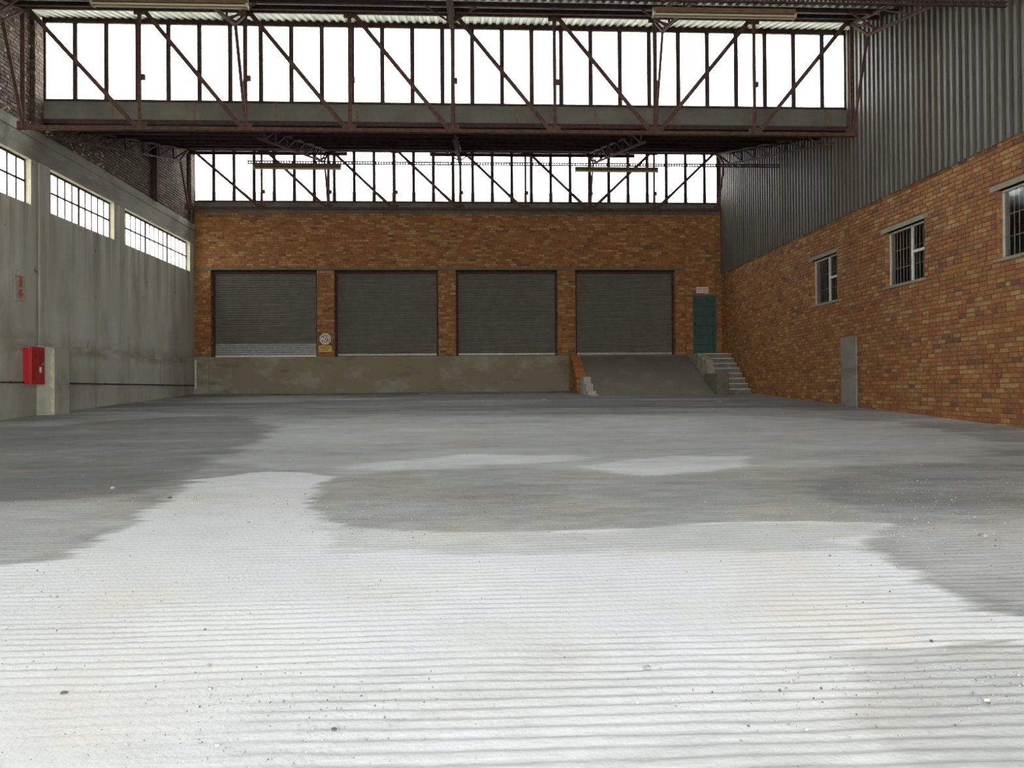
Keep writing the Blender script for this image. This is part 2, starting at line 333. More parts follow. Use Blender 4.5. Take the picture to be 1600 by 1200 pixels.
def floor_mat():
    m = bpy.data.materials.new('ribbed_yard_concrete'); m.use_nodes = True; t = m.node_tree; b = t.nodes['Principled BSDF']
    b.inputs['Roughness'].default_value = .85; b.inputs['Specular IOR Level'].default_value = .25
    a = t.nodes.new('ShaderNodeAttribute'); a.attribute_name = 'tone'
    g = t.nodes.new('ShaderNodeNewGeometry'); mpn = t.nodes.new('ShaderNodeMapping'); mpn.inputs['Scale'].default_value = (1.6, 20, 3)
    t.links.new(g.outputs['Position'], mpn.inputs['Vector'])
    n = t.nodes.new('ShaderNodeTexNoise'); n.inputs['Scale'].default_value = 3; n.inputs['Detail'].default_value = 9; n.inputs['Roughness'].default_value = .75
    t.links.new(mpn.outputs[0], n.inputs['Vector'])
    r = t.nodes.new('ShaderNodeMapRange'); r.inputs['From Min'].default_value = .25; r.inputs['From Max'].default_value = .75; r.inputs['To Min'].default_value = -.15; r.inputs['To Max'].default_value = .15
    t.links.new(n.outputs['Fac'], r.inputs['Value'])
    ad = t.nodes.new('ShaderNodeMath'); ad.operation = 'ADD'; t.links.new(a.outputs['Fac'], ad.inputs[0]); t.links.new(r.outputs[0], ad.inputs[1])
    cr = t.nodes.new('ShaderNodeValToRGB'); e = cr.color_ramp.elements
    e[0].position = 0; e[0].color = (.115, .113, .108, 1); e[1].position = 1; e[1].color = (.60, .615, .63, 1)
    for p, c in ((.25, (.19, .19, .183)), (.5, (.325, .328, .315)), (.75, (.44, .448, .445))):
        q = e.new(p); q.color = (*c, 1)
    t.links.new(ad.outputs[0], cr.inputs[0])
    n3 = t.nodes.new('ShaderNodeTexNoise'); n3.inputs['Scale'].default_value = .9; n3.inputs['Detail'].default_value = 5
    t.links.new(g.outputs['Position'], n3.inputs['Vector'])
    r3 = t.nodes.new('ShaderNodeMapRange'); r3.inputs['From Min'].default_value = .47; r3.inputs['From Max'].default_value = .70; r3.inputs['To Max'].default_value = .40
    t.links.new(n3.outputs['Fac'], r3.inputs['Value'])
    mx = t.nodes.new('ShaderNodeMix'); mx.data_type = 'RGBA'; mx.blend_type = 'MULTIPLY'; mx.inputs[7].default_value = (1, .88, .70, 1)
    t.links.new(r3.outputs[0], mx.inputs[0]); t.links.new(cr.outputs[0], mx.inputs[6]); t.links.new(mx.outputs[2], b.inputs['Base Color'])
    n2 = t.nodes.new('ShaderNodeTexNoise'); n2.inputs['Scale'].default_value = 45; n2.inputs['Detail'].default_value = 6
    t.links.new(g.outputs['Position'], n2.inputs['Vector'])
    bp = t.nodes.new('ShaderNodeBump'); bp.inputs['Strength'].default_value = .45; bp.inputs['Distance'].default_value = .008
    t.links.new(n2.outputs['Fac'], bp.inputs['Height']); t.links.new(bp.outputs[0], b.inputs['Normal'])
    return m
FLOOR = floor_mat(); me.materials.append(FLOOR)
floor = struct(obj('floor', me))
YARD = mat('outside_yard', (.34, .33, .31), .9, 0, .5, .2)
b = MB(); b.box(-90, 90, -120, Y0-.4, -.95, -.49); b.box(-90, XL-.32, Y0-.4, 120, -.95, -.49); b.box(XR+5.5, 90, Y0-.4, 120, -.95, -.49); b.box(XL-.32, XR+5.5, YB+4, 120, -.95, -.49)
struct(b.build('floor_yard', YARD))

# ------------------------------------------------------------------ bricks
COURSE, BL, JT = .085, .222, .011
unit_brick = {}
def brick_mesh(key, m, fr):
    """a unit brick: length along local x, height z, its face out along -y; scaled by each copy"""
    if key not in unit_brick:
        q = MB(); e = .004
        for (y0, in0, in1) in ((0, 0, e),):
            P = [(-.5, 0, -.5), (.5, 0, -.5), (.5, 0, .5), (-.5, 0, .5)]
            O = [(-.5+.02, -1, -.5+.05), (.5-.02, -1, -.5+.05), (.5-.02, -1, .5-.05), (-.5+.02, -1, .5-.05)]
            q.quad(*O)
            for i in range(4):
                j = (i+1) % 4; q.quad(P[i], P[j], O[j], O[i])
        unit_brick[key] = q.mesh('brick', m)
    return unit_brick[key]
class BrickField:
    """bricks laid on a plane: origin o, along u, up z, standing proud along n"""
    def __init__(s, parent, mats, weights): s.parent = parent; s.mats = mats; s.w = weights; s.items = []
    def lay(s, o, u, n, u0, u1, z0, z1, holes=(), start=0, top=None, depth=.012, head=.12):
        o, u, n = Vector(o), Vector(u), Vector(n)
        k0 = int(math.floor(z0/COURSE)); k1 = int(math.ceil(z1/COURSE))
        for k in range(k0, k1):
            za, zb = max(k*COURSE, z0), min((k+1)*COURSE-JT, z1)
            if zb-za < .03: continue
            zc = (za+zb)/2
            spans = [(u0, u1)]
            for (a, b_, c0, c1) in holes:
                if c0 < zc < c1:
                    nn = []
                    for (p, q) in spans:
                        if b_ <= p or a >= q: nn.append((p, q)); continue
                        if a > p: nn.append((p, a))
                        if b_ < q: nn.append((b_, q))
                    spans = nn
            x = u0-random.choice((0, .06))-(BL+JT)*.5*(k % 2)
            while x < u1:
                L = BL if random.random() > head else (BL-JT)/2
                for (p, q) in spans:
                    a, b_ = max(x, p), min(x+L, q)
                    if b_-a > .03 and (top is None or zb < top((a+b_)/2)):
                        pos = o+u*((a+b_)/2); pos.z = zc
                        s.items.append((pos, u, n, b_-a, zb-za, depth+random.uniform(-.004, .004)))
                x += L+JT
    def emit(s, limit=300):
        sc_ = []
        for i, it in enumerate(s.items):
            p = project(it[0]); a = 0
            if p and -5 < p[0] < 1605 and -5 < p[1] < 1205:
                q = project(it[0]+it[1]*it[3]); a = math.hypot(q[0]-p[0], q[1]-p[1])*F_PX*it[4]/p[2]
            sc_.append((a, i))
        best = set(i for a, i in sorted(sc_, reverse=True)[:limit] if a > 0)
        rest = MB()
        for i, (pos, u_, n_, L, h, d) in enumerate(s.items):
            mi = random.choices(range(len(s.mats)), s.w)[0]
            if i in best:
                ob = bpy.data.objects.new('brick', brick_mesh(s.mats[mi].name, s.mats[mi], None)); C.objects.link(ob)
                ob.matrix_basis = Matrix(((u_.x, -n_.x, 0, pos.x), (u_.y, -n_.y, 0, pos.y), (u_.z, -n_.z, 1, pos.z), (0, 0, 0, 1))) @ Matrix.Diagonal((L, d, h, 1))
                attach(ob, s.parent)
            else:
                z = Vector((0, 0, 1)); P = []
                e = .006
                for (su, sz) in ((-1, -1), (1, -1), (1, 1), (-1, 1)): P.append(pos+u_*(su*L/2)+z*(sz*h/2))
                O = [pos+u_*(su*(L/2-e))+z*(sz*(h/2-e))+n_*d for (su, sz) in ((-1, -1), (1, -1), (1, 1), (-1, 1))]
                rest.quad(*O, m=mi)
                for a in range(4):
                    c = (a+1) % 4; rest.quad(P[a], P[c], O[c], O[a], m=mi)
        if rest.v:
            o = rest.build('brickwork', s.mats, s.parent); o['kind'] = 'stuff'

def wall_with_holes(name, mats, fixed, f0, f1, u0, u1, z0, z1, holes, parent=None):
    """a solid wall slab, thick from f0 to f1 across the fixed axis, cut by rectangular openings"""
    us = sorted({u0, u1, *[h[0] for h in holes], *[h[1] for h in holes]}); zs = sorted({z0, z1, *[h[2] for h in holes], *[h[3] for h in holes]})
    us = [a for a in us if u0 <= a <= u1]; zs = [a for a in zs if z0 <= a <= z1]
    q = MB()
    for i in range(len(us)-1):
        j = 0
        while j < len(zs)-1:
            free = lambda j: not any(h[0] < (us[i]+us[i+1])/2 < h[1] and h[2] < (zs[j]+zs[j+1])/2 < h[3] for h in holes)
            if not free(j): j += 1; continue
            k = j
            while k+1 < len(zs)-1 and free(k+1): k += 1
            if fixed == 'x': q.box(f0, f1, us[i], us[i+1], zs[j], zs[k+1])
            else: q.box(us[i], us[i+1], f0, f1, zs[j], zs[k+1])
            j = k+1
    return q.build(name, mats, parent)

# ------------------------------------------------------------------ back wall
DOORS = [(-9.10, -5.45, 5.46), (-4.85, -1.22, 5.46), (-.60, 3.00, 5.46), (3.64, 7.23, 5.46)]
PD = (7.87, 8.70, ZD, 4.55)    # green door
holes = [(a, b_, ZD, t) for a, b_, t in DOORS]+[PD]
wb = struct(wall_with_holes('wall_back', MORTAR, 'y', YB, YB+.42, XL-.3, XR+.3, ZD, 7.50, holes))
bf = BrickField(wb, BRM, BRW)
bf.lay((0, YB, 0), (1, 0, 0), (0, -1, 0), XL, 7.84, ZD, 7.50, holes+[(XL, 7.75, 5.46, 5.545)])
bf.lay((0, YB-.03, 0), (1, 0, 0), (0, -1, 0), 8.72, XR-.02, ZD, 7.50, depth=.03)
bf.lay((0, YB+.0, 0), (1, 0, 0), (0, -1, 0), 7.86, 8.70, 4.57, 7.50, depth=.006)
for a, b_, t in DOORS:           # brick jambs of the four openings
    bf.lay((a, YB, 0), (0, 1, 0), (1, 0, 0), .01, .28, ZD, t, depth=.006); bf.lay((b_, YB, 0), (0, 1, 0), (-1, 0, 0), .01, .28, ZD, t, depth=.006)
# projecting strip left of the green door
q = MB(); q.box(7.60, 7.845, YB-.055, YB, ZD, 7.48); q.build('pier', MORTAR, wb)
bf.lay((0, YB-.055, 0), (1, 0, 0), (0, -1, 0), 7.60, 7.845, ZD, 7.48, depth=.008)
bf.emit()
q = MB(); q.box(XL, 7.75, YB-.03, YB+.35, 5.46, 5.545); q.build('lintel', LINTEL_D, wb)
# dock face below
q = MB(); q.box(XL-.3, XR+.3, YB-.02, YB+4, -.3, ZD)
q.box(XL, -9.15, YB-.05, YB-.02, .6, ZD-.005)
for xa, xb in ((-5.42, -4.88), (-1.19, -.63)): q.box(xa, xb, YB-.045, YB-.02, .6, ZD-.003)
struct(q.build('wall_dock', DOCK))
q = MB(); q.box(XL-.3, XR+.3, YB+3.9, YB+4, ZD, 8.3); q.box(XL-.3, XR+.3, YB+.40, YB+4, 8.2, 8.3); struct(q.build('wall_store', DARKROOM))

# roller shutters
SH = .0815
def slat_mesh(L, m):
    q = MB(); n = 6
    prof = [(.016, 0), (-.008, .010), (-.026, .030), (-.030, .046), (-.014, .066), (.016, SH-.006)]
    for i in range(len(prof)-1):
        (ya, za), (yb, zb) = prof[i], prof[i+1]
        q.quad((-L/2, ya, za), (L/2, ya, za), (L/2, yb, zb), (-L/2, yb, zb))
    q.quad((-L/2, 0, 0), (-L/2, 0, SH-.002), (L/2, 0, SH-.002), (L/2, 0, 0))
    return q.mesh('slat', m)
for i, (a, b_, t) in enumerate(DOORS):
    d = struct(empty('door_%d' % (i+1), ((a+b_)/2, YB+.28, ZD)))
    L = b_-a-.06; yb = YB+.28
    q = MB(); q.box(a+.01, b_-.01, yb+.035, yb+.05, ZD, t+.0); q.build('backing', SHUT, d)
    for s, xx in ((1, a+.005), (-1, b_-.005)):
        q = MB(); x0, x1 = sorted((xx, xx+s*.07)); q.box(x0, x1, yb-.05, yb+.03, ZD, t); q.build('guide', STEEL_D, d)
    n = int((t-ZD-.06)/SH); z0 = ZD+.055
    if i == 0: z0 = ZD+.02
    md = slat_mesh(L, SHUT); ml = slat_mesh(L, SHUT_L)
    for k in range(n):
        o = obj('slat', ml if (i == 0 and k < 5) else md, d, ((a+b_)/2, yb, z0+.05+k*SH))
        if i == 0 and k < 5: o['label'] = 'cleaner pale grey slat near the foot of the shutter'
    q = MB(); q.box(a+.04, b_-.04, yb-.035, yb+.01, z0-.012, z0+.048); o = q.build('bottom_rail', SHUT_L if i else WHITE, d)
    q = MB(); q.box(a+.01, b_-.01, yb-.06, yb+.03, t-.10, t-.001); q.build('hood', STEEL_D, d)

# green security door
d = struct(empty('door_5', (8.285, YB+.08, ZD)))
x0, x1, z0, z1 = PD
yf = YB+.03
q = MB()
q.box(x0+.005, x0+.055, yf, yf+.09, z0, z1-.005); q.box(x1-.055, x1-.005, yf, yf+.09, z0, z1-.005); q.box(x0+.055, x1-.055, yf, yf+.09, z1-.06, z1-.005)
q.build('door_frame', GREEN, d)
q = MB(); q.box(x0+.056, x1-.056, yf+.05, yf+.085, z0+.01, z1-.062); q.build('leaf', GREEN, d)
for k in range(9):
    x = x0+.075+k*(x1-x0-.15)/8; q = MB(); q.box(x-.008, x+.008, yf+.018, yf+.034, z0+.03, z1-.07); q.build('bar', GREEN, d)
for k in range(1, 6):
    z = z0+k*(z1-z0)/6.2+.02; q = MB(); h = .022 if k == 3 else .012; q.box(x0+.057, x1-.057, yf+.02, yf+.048, z-h, z+h); q.build('cross_rail', GREEN_D, d)
q = MB(); q.box(x0+.062, x0+.115, yf-.005, yf+.017, z0+1.02, z0+1.16); q.build('lock', GREEN_D, d)

# ------------------------------------------------------------------ right wall
WIN_R = [(18.70, 20.13), (14.98, 16.45), (11.36, 12.85)]
ZS, ZL, ZC = 3.365, 4.545, 5.32
hr = [(a, b_, ZS, ZL) for a, b_ in WIN_R]
wr = struct(wall_with_holes('wall_right', MORTAR, 'x', XR, XR+.23, Y0, YB+.42, -1.2, ZC+.12, hr))
bf = BrickField(wr, BRM, BRW)
bf.lay((XR, 0, 0), (0, 1, 0), (-1, 0, 0), 2.5, YB, 0.0, ZC+.08, [(a-.0, b_+.0, ZS, ZL) for a, b_ in WIN_R]+[(a-.13, b_+.13, ZL, ZL+.095) for a, b_ in WIN_R])
for a, b_ in WIN_R:
    bf.lay((XR, b_, 0), (1, 0, 0), (0, -1, 0), .0, .105, ZS, ZL, depth=.006)
    bf.lay((XR, a, 0), (1, 0, 0), (0, 1, 0), .0, .105, ZS, ZL, depth=.006)
bf.emit()
for i, (a, b_) in enumerate(WIN_R):
    q = MB(); q.box(XR-.03, XR+.10, a-.13, b_+.13, ZL, ZL+.09); q.build('lintel', LINTEL, wr)
    q = MB(); q.box(XR-.035, XR+.12, a-.05, b_+.05, ZS-.035, ZS+.012); q.build('sill', LINTEL, wr)
    wn = struct(empty('window_%d' % (6+i), (XR+.12, (a+b_)/2, ZS)))
    xf = XR+.095; zb, zt = ZS+.012, ZL
    ym = a+.60
    q = MB(); t = .035
    q.box(xf, xf+.035, a+.001, a+t, zb, zt); q.box(xf, xf+.035, b_-t, b_-.001, zb, zt); q.box(xf, xf+.035, a+t, b_-t, zb, zb+t); q.box(xf, xf+.035, a+t, b_-t, zt-t, zt)
    q.build('window_frame', WHITE, wn)
    q = MB(); q.box(xf-.005, xf+.04, ym-.025, ym+.025, zb+t, zt-t); q.build('mullion', WHITE, wn)
    zm = zb+(zt-zb)*.53
    q = MB(); q.box(xf-.004, xf+.039, a+t, ym-.025, zm-.025, zm+.025); q.build('transom', WHITE, wn)
    for (ya, yb, za, zz) in ((ym+.025, b_-t, zb+t, zt-t), (a+t, ym-.025, zb+t, zm-.025), (a+t, ym-.025, zm+.025, zt-t)):
        q = MB(); q.box(xf+.014, xf+.019, ya, yb, za, zz); q.build('pane', PANE_C, wn)
    k = 0; y = a+.09
    while y < b_-.06:
        q = MB(); q.box(xf+.072, xf+.080, y-.008, y+.008, zb, zt); q.build('burglar_bar', BAR, wn); y += .12
    for z in (zb+.38, zb+.76):
        q = MB(); q.box(xf+.066, xf+.084, a, b_, z-.006, z+.006); q.build('cross_bar', BAR, wn)
    q = MB(); xa = xf+.04
    q.box(xa, XR+.23, a-.0, a+.004, zb, zt); q.box(xa, XR+.23, b_-.004, b_, zb, zt); q.box(xa, XR+.23, a, b_, zt-.004, zt)
    q.build('inner_reveal', GREYR, wn)
# dim offices behind the brick wall
q = MB(); q.box(XR+4.8, XR+4.9, Y0, YB+.4, -1.2, ZC+.1); q.box(XR+.23, XR+4.9, Y0, YB+.4, ZC, ZC+.1); q.box(XR+.23, XR+4.9, Y0, Y0+.1, -1.2, ZC+.1); q.box(XR+.23, XR+4.9, YB+.3, YB+.4, -.3, ZC+.1); q.box(XR+.23, XR+4.9, Y0, YB+.4, .6, .7)
struct(q.build('wall_office', DARKROOM))

# corrugated cladding above the bricks, sheet by sheet
wc = struct(empty('wall_cladding', (XR, 14, ZC)))
def corr(L, pitch, amp):         # trapezoid profile points along one sheet
    pts = []; n = int(round(L/pitch))
    for i in range(n):
        s = i*pitch; pts += [(s, 0), (s+pitch*.36, 0), (s+pitch*.5, amp), (s+pitch*.86, amp)]
    pts.append((n*pitch, 0)); return pts
y = 3.0; k = 0
while y < YB-.02:
    Ls = min(.76, YB-y); pts = corr(.76, .19, .038); q = MB()
    for (a, da), (b_, db) in zip(pts[:-1], pts[1:]):
        ya, yb = y+a, y+b_
        if yb > YB: break
        za, zb = roof_z(ya+1e-4)-.01, roof_z(yb-1e-4)-.01
        x_off = XR-.03-(.003 if k % 2 else 0)
        q.quad((x_off-da, ya, ZC), (x_off-da, ya, za), (x_off-db, yb, zb), (x_off-db, yb, ZC))
    q.build('cladding_sheet', CLAD[random.choices((0, 1, 2, 3), (.3, .25, .25, .2))[0]], wc); y += .76; k += 1
def tooth_wall(q, xa, xb, ya, zbot, lift=.0):       # solid wall piece reaching up to the saw-tooth roof
    for (p, r) in ((Y0, YR), (YR, YV), (YV, YN), (YN, YB)):
        if r <= ya: continue
        za, zb = roof_z(p+1e-3)+lift, roof_z(r-1e-3)+lift
        q.hexa([(xa, p, zbot), (xb, p, zbot), (xb, r, zbot), (xa, r, zbot), (xa, p, za), (xb, p, za), (xb, r, zb), (xa, r, zb)])
q = MB(); tooth_wall(q, XR+.02, XR+.2, Y0, ZC+.12); struct(q.build('wall_right_upper', STEEL_D))

# concrete pier standing against the right wall
q = MB(); q.box(XR-.055, XR-.012, 17.70, 18.44, .6, 2.42); tag(q.build('buttress', CONC_BEAM, bevel=.008), 'narrow grey concrete pier patch on the right brick wall below the windows', 'concrete pier')

# ------------------------------------------------------------------ left wall
WIN_L = [(14.25, 17.58), (18.25, 21.55), (22.17, 27.18)]
WZ0, WZ1, BEAM = 5.35, 6.36, 7.05
hl = [(a, b_, WZ0, WZ1) for a, b_ in WIN_L]
wl = struct(wall_with_holes('wall_left', [CONC_WALL], 'x', XL-.28, XL, Y0, YB+.42, -1.2, WZ1, hl))
q = MB(); q.box(XL-.28, XL+.015, Y0, YB, WZ1, BEAM-.22); q.box(XL-.28, XL+.03, Y0, YB, BEAM-.22, BEAM); q.build('ring_beam', CONC_BEAM, wl)
q = MB(); q.box(XL, XL+.045, 17.83, 18.27, 1.5, WZ1); q.build('pilaster', CONC_WALL, wl, .01)
q = MB(); q.box(XL, XL+.012, Y0, YB, -1.2, 2.16); q.build('lower_wall', CONC_WALL, wl)
q = MB(); q.hexa([(XL, 17.75, .3), (XL+.40, 17.75, .3), (XL+.40, 18.40, .3), (XL, 18.40, .3), (XL, 17.75, 2.27), (XL+.40, 17.75, 2.22), (XL+.40, 18.40, 2.22), (XL, 18.40, 2.27)])
cb = q.build('column_base', CONC_PALE, bevel=.02); tag(cb, 'chipped pale concrete column base beside the red box', 'column base')
random.seed(3)
q = MB(); z = .78; pts = []
while z < 2.2:
    pts.append((random.uniform(.045, .11), z)); z += .09
poly = [(0, .76)]+pts+[(0, 2.2)]
q.prism([(-a, z) for a, z in poly], lambda a, z: (XL+.40+a, 17.748, z), lambda a, z: (XL+.40+a, 17.740, z))
o = q.build('flaked_edge', REVEAL, cb); o['label'] = 'cream flaked edge of the base'
random.seed(8)
# windows in the concrete
for i, (a, b_) in enumerate(WIN_L):
    wn = struct(empty('window_%d' % (1+i), (XL-.13, (a+b_)/2, WZ0)))
    q = MB(); tt = .006
    q.box(XL-.27, XL-.004, b_-tt, b_, WZ0, WZ1); q.box(XL-.27, XL-.004, a, a+tt, WZ0, WZ1); q.box(XL-.27, XL-.004, a, b_, WZ1-tt, WZ1); q.box(XL-.27, XL-.004, a, b_, WZ0, WZ0+tt)
    q.build('reveal', REVEAL, wn)
    ns = int(round((b_-a)/1.66)); xa, xb = XL-.15, XL-.12; L = (b_-a-.02)/ns
    q = MB(); t = .03
    q.box(xa, xb, a+.006, a+.006+t, WZ0+.006, WZ1-.006); q.box(xa, xb, b_-.006-t, b_-.006, WZ0+.006, WZ1-.006)
    q.box(xa, xb, a+.03, b_-.03, WZ0+.006, WZ0+.03); q.box(xa, xb, a+.03, b_-.03, WZ1-.05, WZ1-.006)
    q.build('window_frame', STEEL_D, wn)
    zm = (WZ0+WZ1)/2+.02
    q = MB(); q.box(xa+.005, xb-.005, a+.03, b_-.03, zm-.022, zm+.022); q.build('transom', STEEL_D, wn)
    for s in range(ns):
        ys0 = a+.01+s*L
        if s:
            q = MB(); q.box(xa, xb, ys0-.04, ys0+.04, WZ0+.03, WZ1-.05); q.build('mullion', STEEL_D, wn)
        for k in range(5):
            p, r = ys0+k*L/5, ys0+(k+1)*L/5
            if k:
                q = MB(); q.box(xa+.005, xb-.005, p-.022, p+.022, WZ0+.03, WZ1-.05); q.build('glazing_bar', STEEL_D, wn)
            for (z0, z1) in ((WZ0+.03, zm-.022), (zm+.022, WZ1-.05)):
                q = MB(); q.box(xa+.012, xa+.016, p+.002, r-.002, z0, z1); q.build('pane', PANE_L, wn)
# brick infill above the ring beam
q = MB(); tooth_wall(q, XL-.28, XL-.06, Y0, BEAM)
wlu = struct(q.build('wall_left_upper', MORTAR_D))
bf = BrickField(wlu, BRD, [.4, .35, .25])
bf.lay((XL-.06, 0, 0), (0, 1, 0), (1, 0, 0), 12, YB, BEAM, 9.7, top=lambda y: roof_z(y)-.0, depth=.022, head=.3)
for (ya, yb) in ((17.62, 17.95), (27.12, 27.45)):
    zt = roof_z(ya)-.02; q = MB(); q.box(XL-.06, XL+.06, ya, yb, BEAM, zt); q.build('pier', MORTAR_D, wlu)
    bf.lay((XL-.06, ya, 0), (1, 0, 0), (0, -1, 0), 0, .12, BEAM, zt, depth=.008); bf.lay((XL+.06, ya, 0), (0, 1, 0), (1, 0, 0), 0, yb-ya, BEAM, zt, depth=.008)
bf.emit()
# pale mortar blobs squeezed out between the bricks
q = MB()
for k in range(170):
    y = random.uniform(14.5, 17.6) if k < 130 else random.uniform(18.2, 21); z = BEAM+.06+(random.random()**1.5)*(roof_z(y)-BEAM-.2); r = random.uniform(.012, .038); c = Vector((XL-.03, y, z))
    q.hexa([c+Vector((-.02, -r, -r)), c+Vector((.02, -r*.6, -r*.6)), c+Vector((.02, r*.6, -r*.6)), c+Vector((-.02, r, -r)), c+Vector((-.02, -r, r)), c+Vector((.02, -r*.6, r*.6)), c+Vector((.02, r*.6, r*.6)), c+Vector((-.02, r, r))])
o = q.build('mortar_blobs', mat('pale_mortar', (.42, .33, .27), .9), wlu); o['kind'] = 'stuff'
q = MB(); q.box(XL-.03, XL+.12, 24.10, 24.28, BEAM, roof_z(24.1)-.02); q.box(XL-.0, XL+.02, 24.02, 24.36, BEAM, BEAM+.012)
tag(q.build('steel_column', STEEL_D), 'brown steel stub column on the left concrete beam in the far bay', 'steel column')

# ------------------------------------------------------------------ roof sheets, purlins, clerestories
ceil = struct(empty('ceiling', (0, 14, 9)))
SW = .7; pts = corr(SW, .175, .035)
for bay, (ya, yb) in enumerate(((Y0, YR), (YR, YV), (YV, YN), (YN, YB))):  # first bay is unseen, added behind the camera to even the light
    L = yb-ya+.0; q = MB()
    ms = []
    for var in range(4):
        q = MB()
        zr = lambda y: roof_z(yb)-SLOPE*(yb-y)
        def strip(p0, p1, only=None):
            for i, ((a, da), (b_, db)) in enumerate(zip(pts[:-1], pts[1:])):
                if only is None or i % 4 in only or random.random() < .45: q.quad((a, p0, zr(p0)+da), (b_, p0, zr(p0)+db), (b_, p1, zr(p1)+db), (a, p1, zr(p1)+da))
        e = ya+.02
        strip(e, e+.42); strip(e+.42, e+.436, (0, 1, 3)); strip(e+.436, e+1.95); strip(e+1.95, e+1.96, (0, 1, 2)); strip(e+1.96, yb+(.3 if bay < 3 else 0))
        ms.append(q.mesh('roof_sheet', GALV))
    x = XL-.25
    while x < XR+.1:
        obj('roof_sheet', random.choice(ms), ceil, (x, 0, 0)); x += SW
    if bay > 1:
        for k in range(7):
            y = yb-.42-.36-1.42*k if k else yb-1.25-.40
            if y < ya+.3: continue
            z = roof_z(y)-.01
            q = MB(); q.box(XL, XR-.07, y-.004, y+.004, z-.12, z); q.box(XL, XR-.07, y, y+.06, z-.008, z); q.box(XL, XR-.07, y-.06, y, z-.12, z-.112)
            q.build('purlin', STEEL_D, ceil)
# closing strips over the roof edge at the front
q = MB(); q.box(XL-.28, XR+.2, Y0-.1, Y0, 6.9, 7.55); struct(q.build('trim_1', PANEL_M))

XM = [-8.951+.69*k for k in range(-1, 27)]
XM[0] = XL+.03; XM[-1] = XR-.05
def clerestory(name, yg, MW=.105):
    wn = struct(empty(name, (0, yg, SILL)))
    q = MB(); q.box(XL, XR-.04, yg-.03, yg+.05, HEAD, ROOF_HEAD+.03); q.build('head_frame', STEEL_D, wn)
    q = MB(); q.box(XL, XR-.04, yg-.04, yg+.06, SILL-.05, SILL); q.build('sill_frame', STEEL_D, wn)
    if yg < YB-.1:
        q = MB(); q.box(XL, XR-.04, yg-.02, yg+.055, roof_z(yg+.06)-.03, PANEL); q.box(XL, XR-.04, yg+.03, yg+.16, roof_z(yg+.06)-.03, roof_z(yg+.06)-.01); q.build('valley_gutter', STEEL_D, wn)
    for x in XM:
        q = MB(); q.box(x-MW/2, x+MW/2, yg-.02, yg-.008, SILL, HEAD); q.box(x-.012, x+.012, yg-.008, yg+.05, SILL, HEAD); q.build('mullion', STEEL_D, wn)
    for a, b_ in zip(XM[:-1], XM[1:]):
        q = MB(); q.box(a+.013, b_-.013, yg+.004, yg+.009, SILL, HEAD); q.build('pane', PANE, wn)
    zb = PANEL if yg < YB-.1 else 7.43
    xs_ = [XL+1.52+1.84*k for k in range(-1, 10)]; xs_[0] = XL; xs_.append(XR-.04)
    for a, b_ in zip(xs_[:-1], xs_[1:]):
        q = MB(); q.box(a+.006, b_-.006, yg-.012, yg+.03, zb, SILL-.05); q.build('sill_panel', PANEL_M, wn)
        if a > XL+.1:
            q = MB(); q.box(a-.03, a+.03, yg-.028, yg-.012, zb, SILL-.05); q.build('cover_strip', RUST, wn)
    return wn
clerestory('window_4', YN); clerestory('window_5', YB-.08, .115)
# glazing of the tooth just overhead (above the frame), and an unseen one behind the camera, added to even the light
clerestory('window_9', YV); clerestory('window_10', YR)

# ------------------------------------------------------------------ trusses
XN = [-9.2+2.2*k for k in range(9)]; XN[0] = -9.40
def truss(yt, zb, zt, label):
    t = empty('roof_truss', (-.4, yt, zb))
    for nm, z in (('top_chord', zt), ('bottom_chord', zb)):
        q = MB(); a, b_ = XN[0]-.1, XN[-1]+.06
        s = 1 if nm == 'bottom_chord' else -1
        q.box(a, b_, yt-.055, yt-.008, z-.006, z+.006); q.box(a, b_, yt+.008, yt+.055, z-.006, z+.006)
        q.box(a, b_, yt-.02, yt-.008, min(z, z+s*.08), max(z, z+s*.08)); q.box(a, b_, yt+.008, yt+.02, min(z, z+s*.08), max(z, z+s*.08)); q.build(nm, STEEL, t)
    for k, x in enumerate(XN):
        q = MB(); w_ = .095 if k % 2 == 0 else .08
        q.box(x-w_/2, x+w_/2, yt-.034, yt-.022, zb, zt); q.box(x-.006, x+.006, yt-.022, yt+.03, zb, zt); q.build('vertical', STEEL, t)
        q = MB(); q.box(x-.13, x+.13, yt-.006, yt+.006, zb, zb+.17); q.build('gusset', STEEL, t)
        q = MB(); q.box(x-.13, x+.13, yt-.006, yt+.006, zt-.16, zt); q.build('gusset', STEEL, t)
        if 0 < k < 8:
            q = MB(); q.box(x, x+.10, yt-.02, yt+.05, SILL-.02, SILL+.09); q.build('cleat', STEEL, t)
    for k in range(8):
        a, b_ = ((XN[k]+.07, zt-.05), (XN[k+1]-.07, zb+.05)) if k < 6 else ((XN[k]+.07, zb+.05), (XN[k+1]-.07, zt-.05))
        q = MB(); q.bar((a[0], yt+.024, a[1]), (b_[0], yt+.024, b_[1]), .095, .010); q.bar((a[0], yt+.045, a[1]), (b_[0], yt+.045, b_[1]), .010, .05); q.build('diagonal', STEEL, t)
    tag(t, label, 'roof truss')
YT1, YT2, ZTT = 16.80, 26.30, 9.375
truss(YT1, 6.765, ZTT, 'nearer red-brown steel truss standing before the larger upper strip of windows')
truss(YT2, 7.30, ZTT-.01, 'far red-brown steel truss standing before the back window strip above the shutters')
XG = [XN[0], XN[2], XN[4], XN[6], XN[8]]
place = ['against the left wall', 'second from the left wall', 'in the middle of the hall', 'second from the right wall', 'against the right wall']
